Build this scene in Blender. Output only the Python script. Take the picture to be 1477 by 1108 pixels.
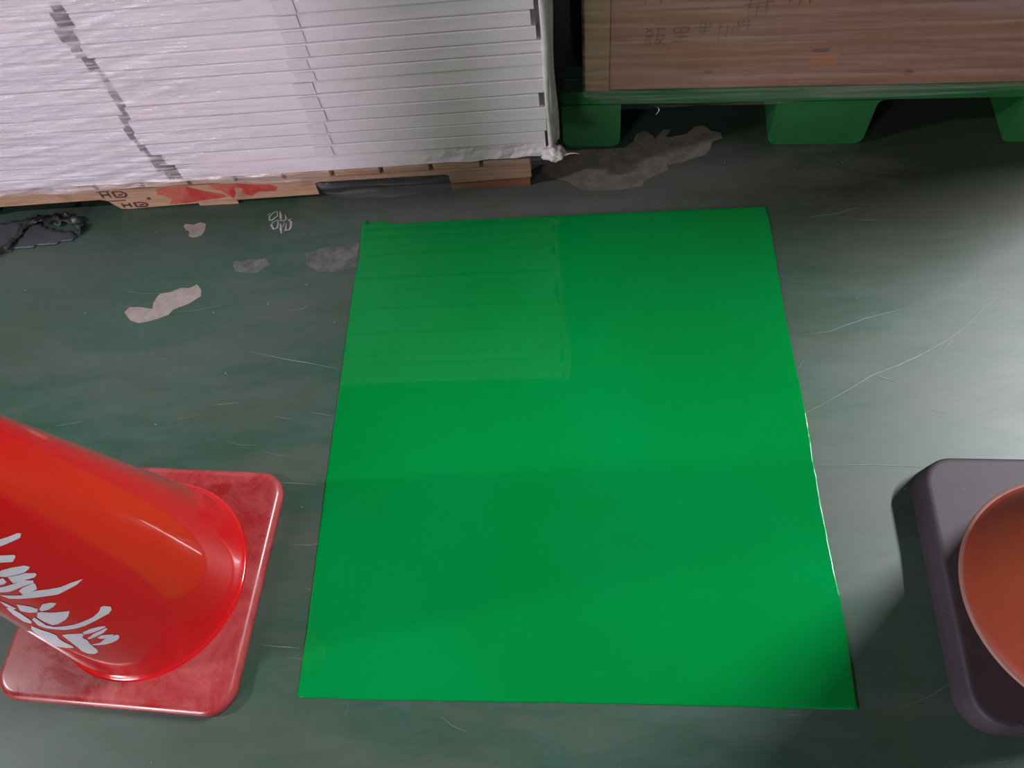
import bpy, bmesh, math, random
from mathutils import Vector, Matrix, noise

random.seed(7)
for o in list(bpy.data.objects):
    bpy.data.objects.remove(o)
scene = bpy.context.scene
COL = scene.collection

# ------------------------------------------------------------------ camera
cam_d = bpy.data.cameras.new('camera')
cam = bpy.data.objects.new('camera', cam_d)
COL.objects.link(cam)
cam_d.sensor_width = 36.0
cam_d.lens = 1092.0 / 1477.0 * 36.0
cam_d.clip_start = 0.02
# world directions of the camera axes: right, up, back
_r = Vector((0.995280, 0.014358, -0.095980))
_u = Vector((0.032669, 0.881707, 0.470665))
_b = _r.cross(_u)
cam.matrix_world = Matrix(((_r.x, _u.x, _b.x, 0.0), (_r.y, _u.y, _b.y, 0.0), (_r.z, _u.z, _b.z, 1.45), (0, 0, 0, 1)))
scene.camera = cam

# ------------------------------------------------------------------ light
scene.view_settings.view_transform = 'Standard'
scene.view_settings.look = 'None'
scene.view_settings.exposure = 0.0
scene.view_settings.gamma = 1.0
scene.view_settings.use_curve_mapping = False
scene.cycles.blur_glossy = 0.0

world = bpy.data.worlds.new('warehouse_ambient')
scene.world = world
world.use_nodes = True
world.node_tree.nodes['Background'].inputs[0].default_value = (0.80, 0.86, 1.0, 1)
world.node_tree.nodes['Background'].inputs[1].default_value = 0.03


def rect_light(name, loc, size, length, rotz, watts, colour=(1, 0.97, 1.0), aim=None):
    l = bpy.data.lights.new(name, 'AREA')
    l.shape = 'RECTANGLE'
    l.size = size
    l.size_y = length
    l.energy = watts
    l.color = colour
    o = bpy.data.objects.new(name, l)
    o.location = loc
    if aim is None:
        o.rotation_euler = (0, 0, rotz)
    else:
        z = (Vector(loc) - Vector(aim)).normalized()
        y = Vector((math.sin(-rotz), math.cos(rotz), 0))
        x = y.cross(z).normalized()
        y = z.cross(x).normalized()
        o.rotation_euler = Matrix((x, y, z)).transposed().to_euler()
    COL.objects.link(o)
    return o


# ceiling tubes of the aisle, all outside the picture
rect_light('ceiling_tube', (5.6, 3.15, 6.0), 0.08, 2.8, math.radians(-17), 1300)
rect_light('ceiling_tube', (-4.6, -0.05, 3.2), 0.08, 0.5, math.radians(85), 85, aim=(0, 0.5, 0))
# soft fill panel added behind the camera to light the stack fronts
rect_light('added_fill_panel', (-3.8, -4.5, 1.55), 1.6, 1.6, 0.0, 230, (1, 0.93, 0.99), aim=(-.4, 1.3, 0.4))

DATA = {"worn_big":[[-0.086,1.398],[-0.065,1.455],[-0.021,1.461],[0.05,1.46],[0.131,1.46],[0.152,1.479],[0.164,1.506],[0.185,1.514],[0.204,1.498],[0.21,1.483],[0.235,1.514],[0.25,1.51],[0.236,1.486],[0.29,1.493],[0.316,1.519],[0.339,1.516],[0.351,1.499],[0.378,1.494],[0.378,1.474],[0.353,1.46],[0.344,1.435],[0.329,1.416],[0.282,1.402],[0.232,1.391],[0.236,1.377],[0.204,1.362],[0.176,1.342],[0.169,1.325],[0.123,1.318],[0.045,1.322],[0.013,1.328],[-0.02,1.357],[-0.066,1.378]],
 "worn_left":[[-1.107,1.014],[-1.098,1.028],[-1.069,1.027],[-1.036,1.02],[-1.038,1.039],[-1.028,1.064],[-1.001,1.068],[-0.981,1.078],[-0.969,1.079],[-0.956,1.077],[-0.936,1.089],[-0.921,1.068],[-0.92,1.051],[-0.945,1.031],[-0.982,1.015],[-0.991,1.0],[-1.028,0.987],[-1.06,0.98],[-1.085,0.99]],
 "worn_small":[[-1.015,1.277],[-1.011,1.285],[-0.989,1.28],[-0.97,1.287],[-0.956,1.28],[-0.953,1.262],[-0.959,1.242],[-0.976,1.236],[-0.994,1.242],[-0.996,1.258],[-1.007,1.265]],
 "worn_faint":[[-0.862,1.154],[-0.774,1.158],[-0.761,1.136],[-0.787,1.114],[-0.843,1.121]],
 "worn_mid":[[-0.674,1.167],[-0.623,1.181],[-0.539,1.189],[-0.536,1.118],[-0.612,1.102],[-0.658,1.119]],
 "scrib":[[[-0.793,1.298],[-0.787,1.305]],[[-0.768,1.309],[-0.779,1.305],[-0.787,1.291],[-0.784,1.281],[-0.778,1.28],[-0.766,1.294],[-0.768,1.309]],[[-0.761,1.308],[-0.756,1.291],[-0.753,1.277]],[[-0.745,1.296],[-0.741,1.282],[-0.745,1.276],[-0.761,1.278]],[[-0.763,1.279],[-0.774,1.273],[-0.777,1.264],[-0.769,1.25],[-0.76,1.254],[-0.759,1.268],[-0.763,1.279]],[[-0.754,1.268],[-0.749,1.248],[-0.745,1.235]],[[-0.739,1.267],[-0.736,1.245],[-0.741,1.243]],[[-0.725,1.281],[-0.734,1.279],[-0.726,1.271],[-0.724,1.256],[-0.727,1.247],[-0.735,1.244]],[[-0.744,1.272],[-0.747,1.255]]],
 "scr":[[[0.486,0.877],[0.534,0.882],[0.575,0.897],[0.617,0.912],[0.704,0.933]],[[0.456,0.69],[0.499,0.711],[0.545,0.737],[0.605,0.772],[0.657,0.792],[0.703,0.812],[0.77,0.848],[0.822,0.885],[0.871,0.93],[0.931,0.971]],[[0.755,0.82],[0.788,0.857]],[[0.456,0.793],[0.473,0.812]],[[0.61,0.772],[0.649,0.755]],[[-0.769,0.888],[-0.661,0.86],[-0.602,0.847],[-0.544,0.832]],[[-0.828,0.75],[-0.765,0.755]],[[-0.677,0.719],[-0.638,0.709]],[[-0.596,0.725],[-0.537,0.713]],[[-1.001,0.879],[-0.962,0.876]],[[-0.692,0.998],[-0.655,1.001],[-0.64,1.016]],[[-0.618,0.234],[-0.545,0.228]],[[-0.676,0.566],[-0.549,0.554]],[[-0.439,0.129],[-0.444,0.113]],[[-0.165,1.338],[-0.154,1.289],[-0.141,1.248]],[[-0.275,0.139],[-0.274,0.13]],[[-1.189,0.709],[-1.126,0.72]],[[0.448,0.573],[0.567,0.573],[0.657,0.565]]],
 "patch":[[-0.539,1.253],[-0.524,1.262],[-0.526,1.252],[-0.498,1.257],[-0.478,1.256],[-0.465,1.247],[-0.399,1.247],[-0.273,1.247],[-0.052,1.245],[0.217,1.242],[0.453,1.239],[0.456,1.193],[0.454,1.085],[0.452,0.916],[0.454,0.814],[0.457,0.678],[0.454,0.53],[0.454,0.419],[0.457,0.321],[0.455,0.216],[0.451,0.127],[0.293,0.13],[0.056,0.134],[-0.19,0.137],[-0.367,0.138],[-0.538,0.142],[-0.537,0.241],[-0.538,0.407],[-0.54,0.563],[-0.539,0.744],[-0.539,0.929],[-0.538,1.087],[-0.533,1.139]],
 "strokes":[[[-0.8433,0.5373],[-0.7455,0.5316],[-0.5979,0.52],[-0.5838,0.5153],[-0.6319,0.5113],[-0.818,0.5222],[-0.9184,0.5272]],[[-0.967,0.5165],[-0.9155,0.5087],[-0.8321,0.4949],[-0.8455,0.4909],[-0.9146,0.486],[-0.9938,0.4972],[-1.0534,0.5037]],[[-1.114,0.481],[-1.0661,0.4824],[-0.983,0.4777],[-0.8889,0.468],[-0.8705,0.4599],[-0.898,0.457],[-0.9652,0.4559],[-1.1224,0.4659],[-1.1546,0.4716]],[[-1.1112,0.4639],[-0.9589,0.4535],[-0.9058,0.4432],[-0.9146,0.4389],[-0.9567,0.4366],[-1.0317,0.4413],[-1.1458,0.4465],[-1.1313,0.4547]],[[-1.2124,0.466],[-1.1525,0.4664],[-1.1738,0.4551],[-1.2102,0.4526],[-1.2852,0.4535]],[[-1.3292,0.4471],[-1.2944,0.4475],[-1.164,0.4453],[-1.0539,0.4432],[-0.992,0.4325],[-1.015,0.4276],[-1.1234,0.431],[-1.2793,0.4305],[-1.3609,0.4356]],[[-1.1388,0.4289],[-1.0214,0.4274],[-1.0189,0.423],[-1.0618,0.4122],[-1.2253,0.4084],[-1.204,0.4244]],[[-1.4026,0.428],[-1.3313,0.4217],[-1.2413,0.413],[-1.0845,0.4092],[-0.9161,0.3891],[-0.8148,0.3828],[-0.719,0.3728],[-0.8014,0.372],[-0.8961,0.3753],[-0.9973,0.3774],[-1.0791,0.3863],[-1.2023,0.3976],[-1.2914,0.4049],[-1.3741,0.4128]],[[-1.506,0.4087],[-1.4772,0.3985],[-1.4633,0.3789],[-1.5089,0.3762],[-1.5286,0.3917]],[[-1.3978,0.3919],[-1.3534,0.3849],[-1.3146,0.3757],[-1.2934,0.3637],[-1.3432,0.3554],[-1.4079,0.3591],[-1.463,0.3691]],[[-1.2831,0.3626],[-1.2021,0.3725],[-1.1283,0.3683],[-1.1006,0.3611],[-1.157,0.356],[-1.2312,0.3535],[-1.2962,0.3554]],[[-1.3028,0.3532],[-1.2459,0.3438],[-1.1064,0.3286],[-1.1755,0.3168],[-1.2262,0.3111],[-1.337,0.3048],[-1.3959,0.305],[-1.4159,0.3216],[-1.4141,0.3393],[-1.3443,0.3543]],[[-1.448,0.3214],[-1.4535,0.3087],[-1.4088,0.2977],[-1.3212,0.2929],[-1.2326,0.2886],[-1.131,0.2871],[-1.0348,0.2861],[-0.9486,0.29],[-0.8973,0.297],[-0.8713,0.295],[-0.8437,0.2835],[-0.8669,0.2759],[-0.9162,0.272],[-0.985,0.2741],[-1.0854,0.2744],[-1.186,0.2741],[-1.2833,0.2764],[-1.3706,0.2811],[-1.4431,0.2896],[-1.5034,0.2971],[-1.5322,0.3113],[-1.4924,0.3342],[-1.4389,0.3407]],[[-1.5093,0.3859],[-1.5043,0.3606],[-1.5236,0.3292],[-1.5755,0.3177],[-1.6268,0.3262],[-1.6104,0.3557],[-1.5594,0.3825]],[[-1.6183,0.3083],[-1.5852,0.2901],[-1.5443,0.2795],[-1.5194,0.265],[-1.5534,0.2482],[-1.5604,0.2336],[-1.5443,0.2126],[-1.5607,0.2041],[-1.6554,0.2023],[-1.7627,0.204],[-1.8033,0.2169],[-1.79,0.2423],[-1.7017,0.2897]],[[-1.465,0.263],[-1.3978,0.2642],[-1.2806,0.2549],[-1.2929,0.2476],[-1.3331,0.2415],[-1.3303,0.2277],[-1.3591,0.2112],[-1.3781,0.1863],[-1.4032,0.1753],[-1.4592,0.1693],[-1.5171,0.1741],[-1.5315,0.1881],[-1.5082,0.21],[-1.4875,0.2356]],[[-1.2609,0.2578],[-1.1815,0.2594],[-1.1058,0.2556],[-1.0557,0.2478],[-1.0746,0.2451],[-1.1858,0.2457],[-1.2869,0.2492]],[[-1.3083,0.2335],[-1.2083,0.2423],[-1.071,0.2422],[-1.0717,0.2387],[-1.1392,0.2331],[-1.2481,0.2301],[-1.3079,0.2296]],[[-1.2288,0.227],[-1.1731,0.2285],[-1.0932,0.2155],[-1.1258,0.2133],[-1.2096,0.2168],[-1.2303,0.2221]],[[-1.3577,0.2094],[-1.2692,0.2073],[-1.1752,0.2157],[-1.1048,0.2125],[-1.0748,0.2097],[-1.0844,0.202],[-1.1227,0.1958],[-1.1907,0.1939],[-1.2562,0.1958],[-1.3442,0.204]]]}


# ------------------------------------------------------------------ helpers
def link(name, bm, mat, parent=None, smooth=False, mats=None):
    me = bpy.data.meshes.new(name)
    bm.normal_update()
    bm.to_mesh(me)
    bm.free()
    for m in (mats or [mat]):
        me.materials.append(m)
    if smooth:
        for p in me.polygons:
            p.use_smooth = True
    o = bpy.data.objects.new(name, me)
    COL.objects.link(o)
    if parent is not None:
        o.parent = parent
    return o


def tag(o, label=None, cat=None, group=None, kind=None):
    if label:
        o['label'] = label
    if cat:
        o['category'] = cat
    if group:
        o['group'] = group
    if kind:
        o['kind'] = kind
    return o


def empty(name, loc, rz=0.0):
    o = bpy.data.objects.new(name, None)
    o.empty_display_size = 0.1
    o.location = loc
    o.rotation_euler = (0, 0, rz)
    COL.objects.link(o)
    return o


def box_bm(x0, x1, y0, y1, z0, z1, bev=0.0, seg=2, bm=None):
    own = bmesh.new()
    r = bmesh.ops.create_cube(own, size=1.0)
    for v in own.verts:
        v.co = Vector(((x0 + x1) / 2 + v.co.x * (x1 - x0), (y0 + y1) / 2 + v.co.y * (y1 - y0), (z0 + z1) / 2 + v.co.z * (z1 - z0)))
    if bev > 0:
        bmesh.ops.bevel(own, geom=list(own.edges), offset=bev, segments=seg, profile=0.5, affect='EDGES')
    if bm is None:
        return own
    me = bpy.data.meshes.new('tmp')
    own.to_mesh(me)
    own.free()
    bm.from_mesh(me)
    bpy.data.meshes.remove(me)
    return bm


def prism_bm(pts, axis, a, b, bm=None):
    """Extrude a 2-D outline. axis 'y': pts are (x, z); axis 'z': pts are (x, y)."""
    bm = bm or bmesh.new()
    def mk(p, d):
        return (p[0], d, p[1]) if axis == 'y' else (p[0], p[1], d)
    va = [bm.verts.new(mk(p, a)) for p in pts]
    vb = [bm.verts.new(mk(p, b)) for p in pts]
    fa = bm.faces.new(va)
    fb = bm.faces.new(vb)
    n = len(pts)
    for i in range(n):
        bm.faces.new((va[i], va[(i + 1) % n], vb[(i + 1) % n], vb[i]))
    bmesh.ops.recalc_face_normals(bm, faces=list(bm.faces))
    bmesh.ops.triangulate(bm, faces=[f for f in bm.faces if len(f.verts) > 4])
    return bm


def rounded_rect(hx, hy, r, seg=8):
    pts = []
    for cx, cy, a0 in ((hx - r, hy - r, 0), (-hx + r, hy - r, 90), (-hx + r, -hy + r, 180), (hx - r, -hy + r, 270)):
        for k in range(seg + 1):
            a = math.radians(a0 + 90.0 * k / seg)
            pts.append((cx + r * math.cos(a), cy + r * math.sin(a)))
    return pts


def lathe_bm(profile, seg=96, closed=False):
    bm = bmesh.new()
    rings = []
    for (r, z) in profile:
        rings.append([bm.verts.new((r * math.cos(2 * math.pi * k / seg), r * math.sin(2 * math.pi * k / seg), z)) for k in range(seg)])
    n = len(rings)
    for i in range(n if closed else n - 1):
        a, b = rings[i], rings[(i + 1) % n]
        for k in range(seg):
            bm.faces.new((a[k], a[(k + 1) % seg], b[(k + 1) % seg], b[k]))
    bmesh.ops.recalc_face_normals(bm, faces=list(bm.faces))
    return bm


def ribbon_bm(line, w, z, bm=None):
    """Flat strip along a polyline lying on the floor, tapering to its ends."""
    bm = bm or bmesh.new()
    P = [Vector((p[0], p[1])) for p in line]
    Q = []
    for i in range(len(P) - 1):
        n = max(1, int((P[i + 1] - P[i]).length / 0.02))
        for k in range(n):
            Q.append(P[i].lerp(P[i + 1], k / n))
    Q.append(P[-1])
    rows = []
    for i, q in enumerate(Q):
        d = (Q[min(i + 1, len(Q) - 1)] - Q[max(i - 1, 0)])
        if d.length < 1e-9:
            d = Vector((1, 0))
        d.normalize()
        nn = Vector((-d.y, d.x))
        t = i / (len(Q) - 1)
        ww = w * 0.5 * (0.25 + 0.75 * math.sin(math.pi * min(max(t, 0.03), 0.97))) * random.uniform(0.7, 1.2)
        j = nn * random.uniform(-.15, .15) * w
        rows.append((bm.verts.new((q.x + nn.x * ww + j.x, q.y + nn.y * ww + j.y, z)), bm.verts.new((q.x - nn.x * ww + j.x, q.y - nn.y * ww + j.y, z))))
    for a, b in zip(rows, rows[1:]):
        bm.faces.new((a[0], a[1], b[1], b[0]))
    bmesh.ops.recalc_face_normals(bm, faces=list(bm.faces))
    for f in bm.faces:
        if f.normal.z < 0:
            f.normal_flip()
    return bm


def jag(pts, step, amp):
    """Subdivide an outline and roughen it."""
    out = []
    n = len(pts)
    for i in range(n):
        a = Vector(pts[i])
        b = Vector(pts[(i + 1) % n])
        k = max(1, int((b - a).length / step))
        for j in range(k):
            p = a.lerp(b, j / k)
            q = noise.noise_vector(Vector((p.x * 40, p.y * 40, 1.3)))
            out.append((p.x + q.x * amp, p.y + q.y * amp))
    return out


# ------------------------------------------------------------------ materials
class N:
    def __init__(self, name):
        self.m = bpy.data.materials.new(name)
        self.m.use_nodes = True
        self.t = self.m.node_tree
        self.b = self.t.nodes['Principled BSDF']
        self.out = self.t.nodes['Material Output']

    def new(self, kind, **kw):
        n = self.t.nodes.new(kind)
        for k, v in kw.items():
            setattr(n, k, v)
        return n

    def link(self, a, b):
        self.t.links.new(a, b)

    def coords(self, scale=(1, 1, 1), rot=(0, 0, 0), src='Object'):
        tc = self.new('ShaderNodeTexCoord')
        mp = self.new('ShaderNodeMapping')
        mp.inputs['Scale'].default_value = scale
        mp.inputs['Rotation'].default_value = rot
        self.link(tc.outputs[src], mp.inputs[0])
        return mp.outputs[0]

    def noise(self, scale, detail=4, rough=0.5, co=None, dist=0.0):
        n = self.new('ShaderNodeTexNoise')
        n.inputs['Scale'].default_value = scale
        n.inputs['Detail'].default_value = detail
        n.inputs['Roughness'].default_value = rough
        n.inputs['Distortion'].default_value = dist
        if co is not None:
            self.link(co, n.inputs['Vector'])
        return n.outputs['Fac']

    def ramp(self, fac, stops):
        r = self.new('ShaderNodeValToRGB')
        e = r.color_ramp.elements
        while len(e) < len(stops):
            e.new(0.5)
        for i, (p, c) in enumerate(stops):
            e[i].position = p
            e[i].color = (c[0], c[1], c[2], 1) if not isinstance(c, (int, float)) else (c, c, c, 1)
        self.link(fac, r.inputs[0])
        return r.outputs[0]

    def mix(self, fac, a, b, mode='MIX'):
        n = self.new('ShaderNodeMix', data_type='RGBA', blend_type=mode)
        for sock, v in ((n.inputs[0], fac), (n.inputs[6], a), (n.inputs[7], b)):
            if isinstance(v, (int, float)):
                sock.default_value = v if sock.type == 'VALUE' else (v, v, v, 1)
            elif isinstance(v, tuple):
                sock.default_value = (v[0], v[1], v[2], 1)
            else:
                self.link(v, sock)
        return n.outputs[2]

    def bump(self, h, strength=0.3, dist=0.002):
        n = self.new('ShaderNodeBump')
        n.inputs['Strength'].default_value = strength
        n.inputs['Distance'].default_value = dist
        self.link(h, n.inputs['Height'])
        self.link(n.outputs[0], self.b.inputs['Normal'])

    def set(self, **kw):
        for k, v in kw.items():
            s = self.b.inputs[k.replace('_', ' ')]
            if isinstance(v, tuple):
                s.default_value = (v[0], v[1], v[2], 1)
            elif isinstance(v, (int, float)):
                s.default_value = v
            else:
                self.link(v, s)
        return self


def mat_floor():
    n = N('worn_green_epoxy')
    c0 = n.coords((1, 1, 1))
    cs = n.coords((0.9, 3.2, 1), (0, 0, -0.12))
    cf = n.coords((3, 60, 1), (0, 0, -0.06))
    big = n.noise(2.1, 6, 0.6, cs, 0.6)
    mid = n.noise(6.0, 6, 0.65, cs, 0.4)
    fine = n.noise(5.0, 5, 0.7, cf)
    spk = n.noise(120, 3, 0.6, c0)
    green = n.mix(n.ramp(mid, [(0.32, 0.0), (0.70, 1.0)]), (0.024, 0.073, 0.047), (0.047, 0.095, 0.071))
    grey = n.mix(n.ramp(big, [(0.44, 0.0), (0.68, 0.65)]), green, (0.088, 0.090, 0.080))
    # darker area of floor before the plastic pallet, its edge broken by noise
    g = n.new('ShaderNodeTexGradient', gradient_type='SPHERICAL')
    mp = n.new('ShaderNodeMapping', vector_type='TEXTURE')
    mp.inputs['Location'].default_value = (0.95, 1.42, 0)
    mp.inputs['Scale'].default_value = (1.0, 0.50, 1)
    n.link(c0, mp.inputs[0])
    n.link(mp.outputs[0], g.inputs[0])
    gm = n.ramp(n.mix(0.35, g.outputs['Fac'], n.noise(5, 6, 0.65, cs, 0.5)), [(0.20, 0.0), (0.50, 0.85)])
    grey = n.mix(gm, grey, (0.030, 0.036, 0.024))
    g2 = n.new('ShaderNodeTexGradient', gradient_type='SPHERICAL')
    mp2 = n.new('ShaderNodeMapping', vector_type='TEXTURE')
    mp2.inputs['Location'].default_value = (0.0, 1.33, 0)
    mp2.inputs['Rotation'].default_value = (0, 0, 0.04)
    mp2.inputs['Scale'].default_value = (0.95, 0.17, 1)
    n.link(c0, mp2.inputs[0])
    n.link(mp2.outputs[0], g2.inputs[0])
    gm2 = n.ramp(n.mix(0.45, g2.outputs['Fac'], n.noise(4, 6, 0.7, cs, 0.8)), [(0.30, 0.0), (0.60, 0.9)])
    grey = n.mix(gm2, grey, (0.135, 0.140, 0.130))
    dirt = n.mix(n.ramp(n.noise(3.3, 5, 0.6, c0, 0.3), [(0.52, 0.0), (0.75, 0.5)]), grey, (0.050, 0.070, 0.045))
    scr = n.mix(n.ramp(fine, [(0.60, 0.0), (0.78, 0.16)]), dirt, (0.18, 0.21, 0.185))
    col = n.mix(n.ramp(spk, [(0.66, 0.0), (0.74, 0.25)]), scr, (0.03, 0.035, 0.03))
    ro = n.ramp(mid, [(0.3, 0.40), (0.7, 0.46)])
    n.set(Base_Color=col, Roughness=ro, Specular_IOR_Level=0.46)
    n.bump(n.noise(35, 5, 0.65, cs), 0.07, 0.002)
    return n.m


def mat_worn(name, a, b, rough=0.7, sc=30):
    n = N(name)
    c = n.coords((1, 1, 1))
    col = n.mix(n.ramp(n.noise(sc, 6, 0.7, c), [(0.40, 0.0), (0.62, 1.0)]), a, b)
    n.set(Base_Color=col, Roughness=rough)
    return n.m


def mat_patch():
    n = N('fresh_green_floor_paint')
    c = n.coords((1, 1, 1))
    cs = n.coords((1.0, 14.0, 1.0), (0, 0, 0.03))
    col = n.mix(n.ramp(n.noise(2.2, 3, 0.5, c), [(0.35, 0.0), (0.7, 1.0)]), (0.0, 0.212, 0.034), (0.0, 0.245, 0.050))
    n.set(Base_Color=col, Roughness=0.022, Specular_IOR_Level=0.20)
    n.bump(n.mix(0.5, n.noise(2.4, 3, 0.5, cs), n.noise(9, 2, 0.4, c)), 0.012, 0.003)
    return n.m


def mat_plain(name, col, rough=0.5, var=0.1, sc=20, bump=0.0, stretch=(1, 1, 1), spec=0.5, coat=0.0):
    n = N(name)
    c = n.coords(stretch)
    f = n.noise(sc, 5, 0.6, c)
    lo = tuple(x * (1 - var) for x in col)
    hi = tuple(min(1, x * (1 + var)) for x in col)
    n.set(Base_Color=n.mix(n.ramp(f, [(0.3, 0.0), (0.7, 1.0)]), lo, hi), Roughness=rough, Specular_IOR_Level=spec, Coat_Weight=coat, Coat_Roughness=0.012)
    if bump:
        n.bump(n.noise(sc * 2, 4, 0.6, c), bump, 0.002)
    return n.m


def mat_wood():
    n = N('rough_pallet_wood')
    c = n.coords((1.5, 18, 18))
    f = n.noise(7, 6, 0.65, c, 0.5)
    c2 = n.coords((1, 1, 1))
    col = n.mix(n.ramp(f, [(0.3, 0.0), (0.7, 1.0)]), (0.30, 0.165, 0.10), (0.50, 0.31, 0.21))
    col = n.mix(n.ramp(n.noise(9, 4, 0.6, c2), [(0.58, 0.0), (0.72, 0.55)]), col, (0.20, 0.11, 0.05))
    n.set(Base_Color=col, Roughness=0.75)
    n.bump(f, 0.3, 0.002)
    return n.m


def mat_board():
    n = N('brown_corrugated_cardboard')
    c = n.coords((1, 1, 3))
    c2 = n.coords((90, 90, 0.6))
    col = n.mix(n.ramp(n.noise(4, 5, 0.6, c), [(0.3, 0.0), (0.7, 1.0)]), (0.19, 0.090, 0.052), (0.235, 0.118, 0.074))
    col = n.mix(n.ramp(n.noise(1.0, 2, 0.5, c2), [(0.45, 0.0), (0.6, 0.25)]), col, (0.20, 0.10, 0.055))
    n.set(Base_Color=col, Roughness=0.7)
    return n.m


def mat_film(name, base, streak_lo, streak_hi, rot=0.2, tint=(0.85, 0.85, 0.9), sc=(1.2, 1, 22), left=None, gloss=0.05):
    """Stretch film: mostly clear, milky along its stretch wrinkles, glossy."""
    n = N(name)
    n.set(Base_Color=tint, Roughness=0.12, Specular_IOR_Level=0.6)
    co = n.coords(sc, (0, rot, 0))
    f = n.noise(3.0, 6, 0.62, co, 0.6)
    f2 = n.noise(8.0, 4, 0.6, co, 0.3)
    n.bump(n.mix(0.5, f, f2), 0.55, 0.006)
    tr = n.new('ShaderNodeBsdfTransparent')
    mx = n.new('ShaderNodeMixShader')
    fac = n.ramp(f, [(0.42, streak_lo), (0.72, streak_hi)])
    if left is not None:
        sx = n.new('ShaderNodeSeparateXYZ')
        tcx = n.new('ShaderNodeTexCoord')
        n.link(tcx.outputs['Object'], sx.inputs[0])
        mr = n.new('ShaderNodeMapRange')
        mr.inputs['From Min'].default_value = left[0]
        mr.inputs['From Max'].default_value = left[1]
        mr.inputs['To Min'].default_value = 1.0
        mr.inputs['To Max'].default_value = left[2]
        n.link(sx.outputs[0], mr.inputs['Value'])
        fac = n.mix(1.0, fac, mr.outputs[0], 'MULTIPLY')
    n.link(fac, mx.inputs[0])
    n.link(tr.outputs[0], mx.inputs[1])
    n.link(n.b.outputs[0], mx.inputs[2])
    gl = n.new('ShaderNodeBsdfGlossy')
    gl.inputs['Roughness'].default_value = 0.09
    for l in n.t.links:
        if l.to_node == n.b and l.to_socket.name == 'Normal':
            n.link(l.from_socket, gl.inputs['Normal'])
            break
    mg = n.new('ShaderNodeMixShader')
    mg.inputs[0].default_value = gloss
    n.link(mx.outputs[0], mg.inputs[1])
    n.link(gl.outputs[0], mg.inputs[2])
    n.link(mg.outputs[0], n.out.inputs[0])
    return n.m


def mat_dusty_red():
    n = N('dusty_red_plastic')
    c = n.coords((1, 1, 1))
    f = n.ramp(n.noise(9, 6, 0.7, c, 0.8), [(0.38, 0.0), (0.62, 1.0)])
    col = n.mix(f, (0.33, 0.018, 0.020), (0.40, 0.065, 0.068))
    sp = n.ramp(n.noise(160, 2, 0.6, c), [(0.66, 0.0), (0.75, 0.35)])
    col = n.mix(sp, col, (0.50, 0.24, 0.22))
    n.set(Base_Color=col, Roughness=n.ramp(f, [(0, 0.22), (1, 0.42)]), Coat_Weight=0.3, Coat_Roughness=0.12)
    return n.m


def mat_rubber():
    n = N('speckled_black_rubber')
    c = n.coords((1, 1, 1))
    v = n.new('ShaderNodeTexVoronoi')
    v.inputs['Scale'].default_value = 75
    n.link(c, v.inputs['Vector'])
    sp = n.ramp(v.outputs['Distance'], [(0.0, 1.0), (0.11, 0.0)])
    gate = n.ramp(n.noise(55, 2, 0.5, c), [(0.60, 0.0), (0.63, 1.0)])
    k = n.mix(1.0, sp, gate, 'MULTIPLY')
    base = n.mix(n.ramp(n.noise(6, 4, 0.6, c), [(0.3, 0.0), (0.7, 1.0)]), (0.038, 0.029, 0.040), (0.052, 0.040, 0.054))
    n.set(Base_Color=n.mix(k, base, (0.30, 0.25, 0.18)), Roughness=0.62)
    n.bump(n.noise(180, 3, 0.6, c), 0.15, 0.001)
    return n.m


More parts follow.
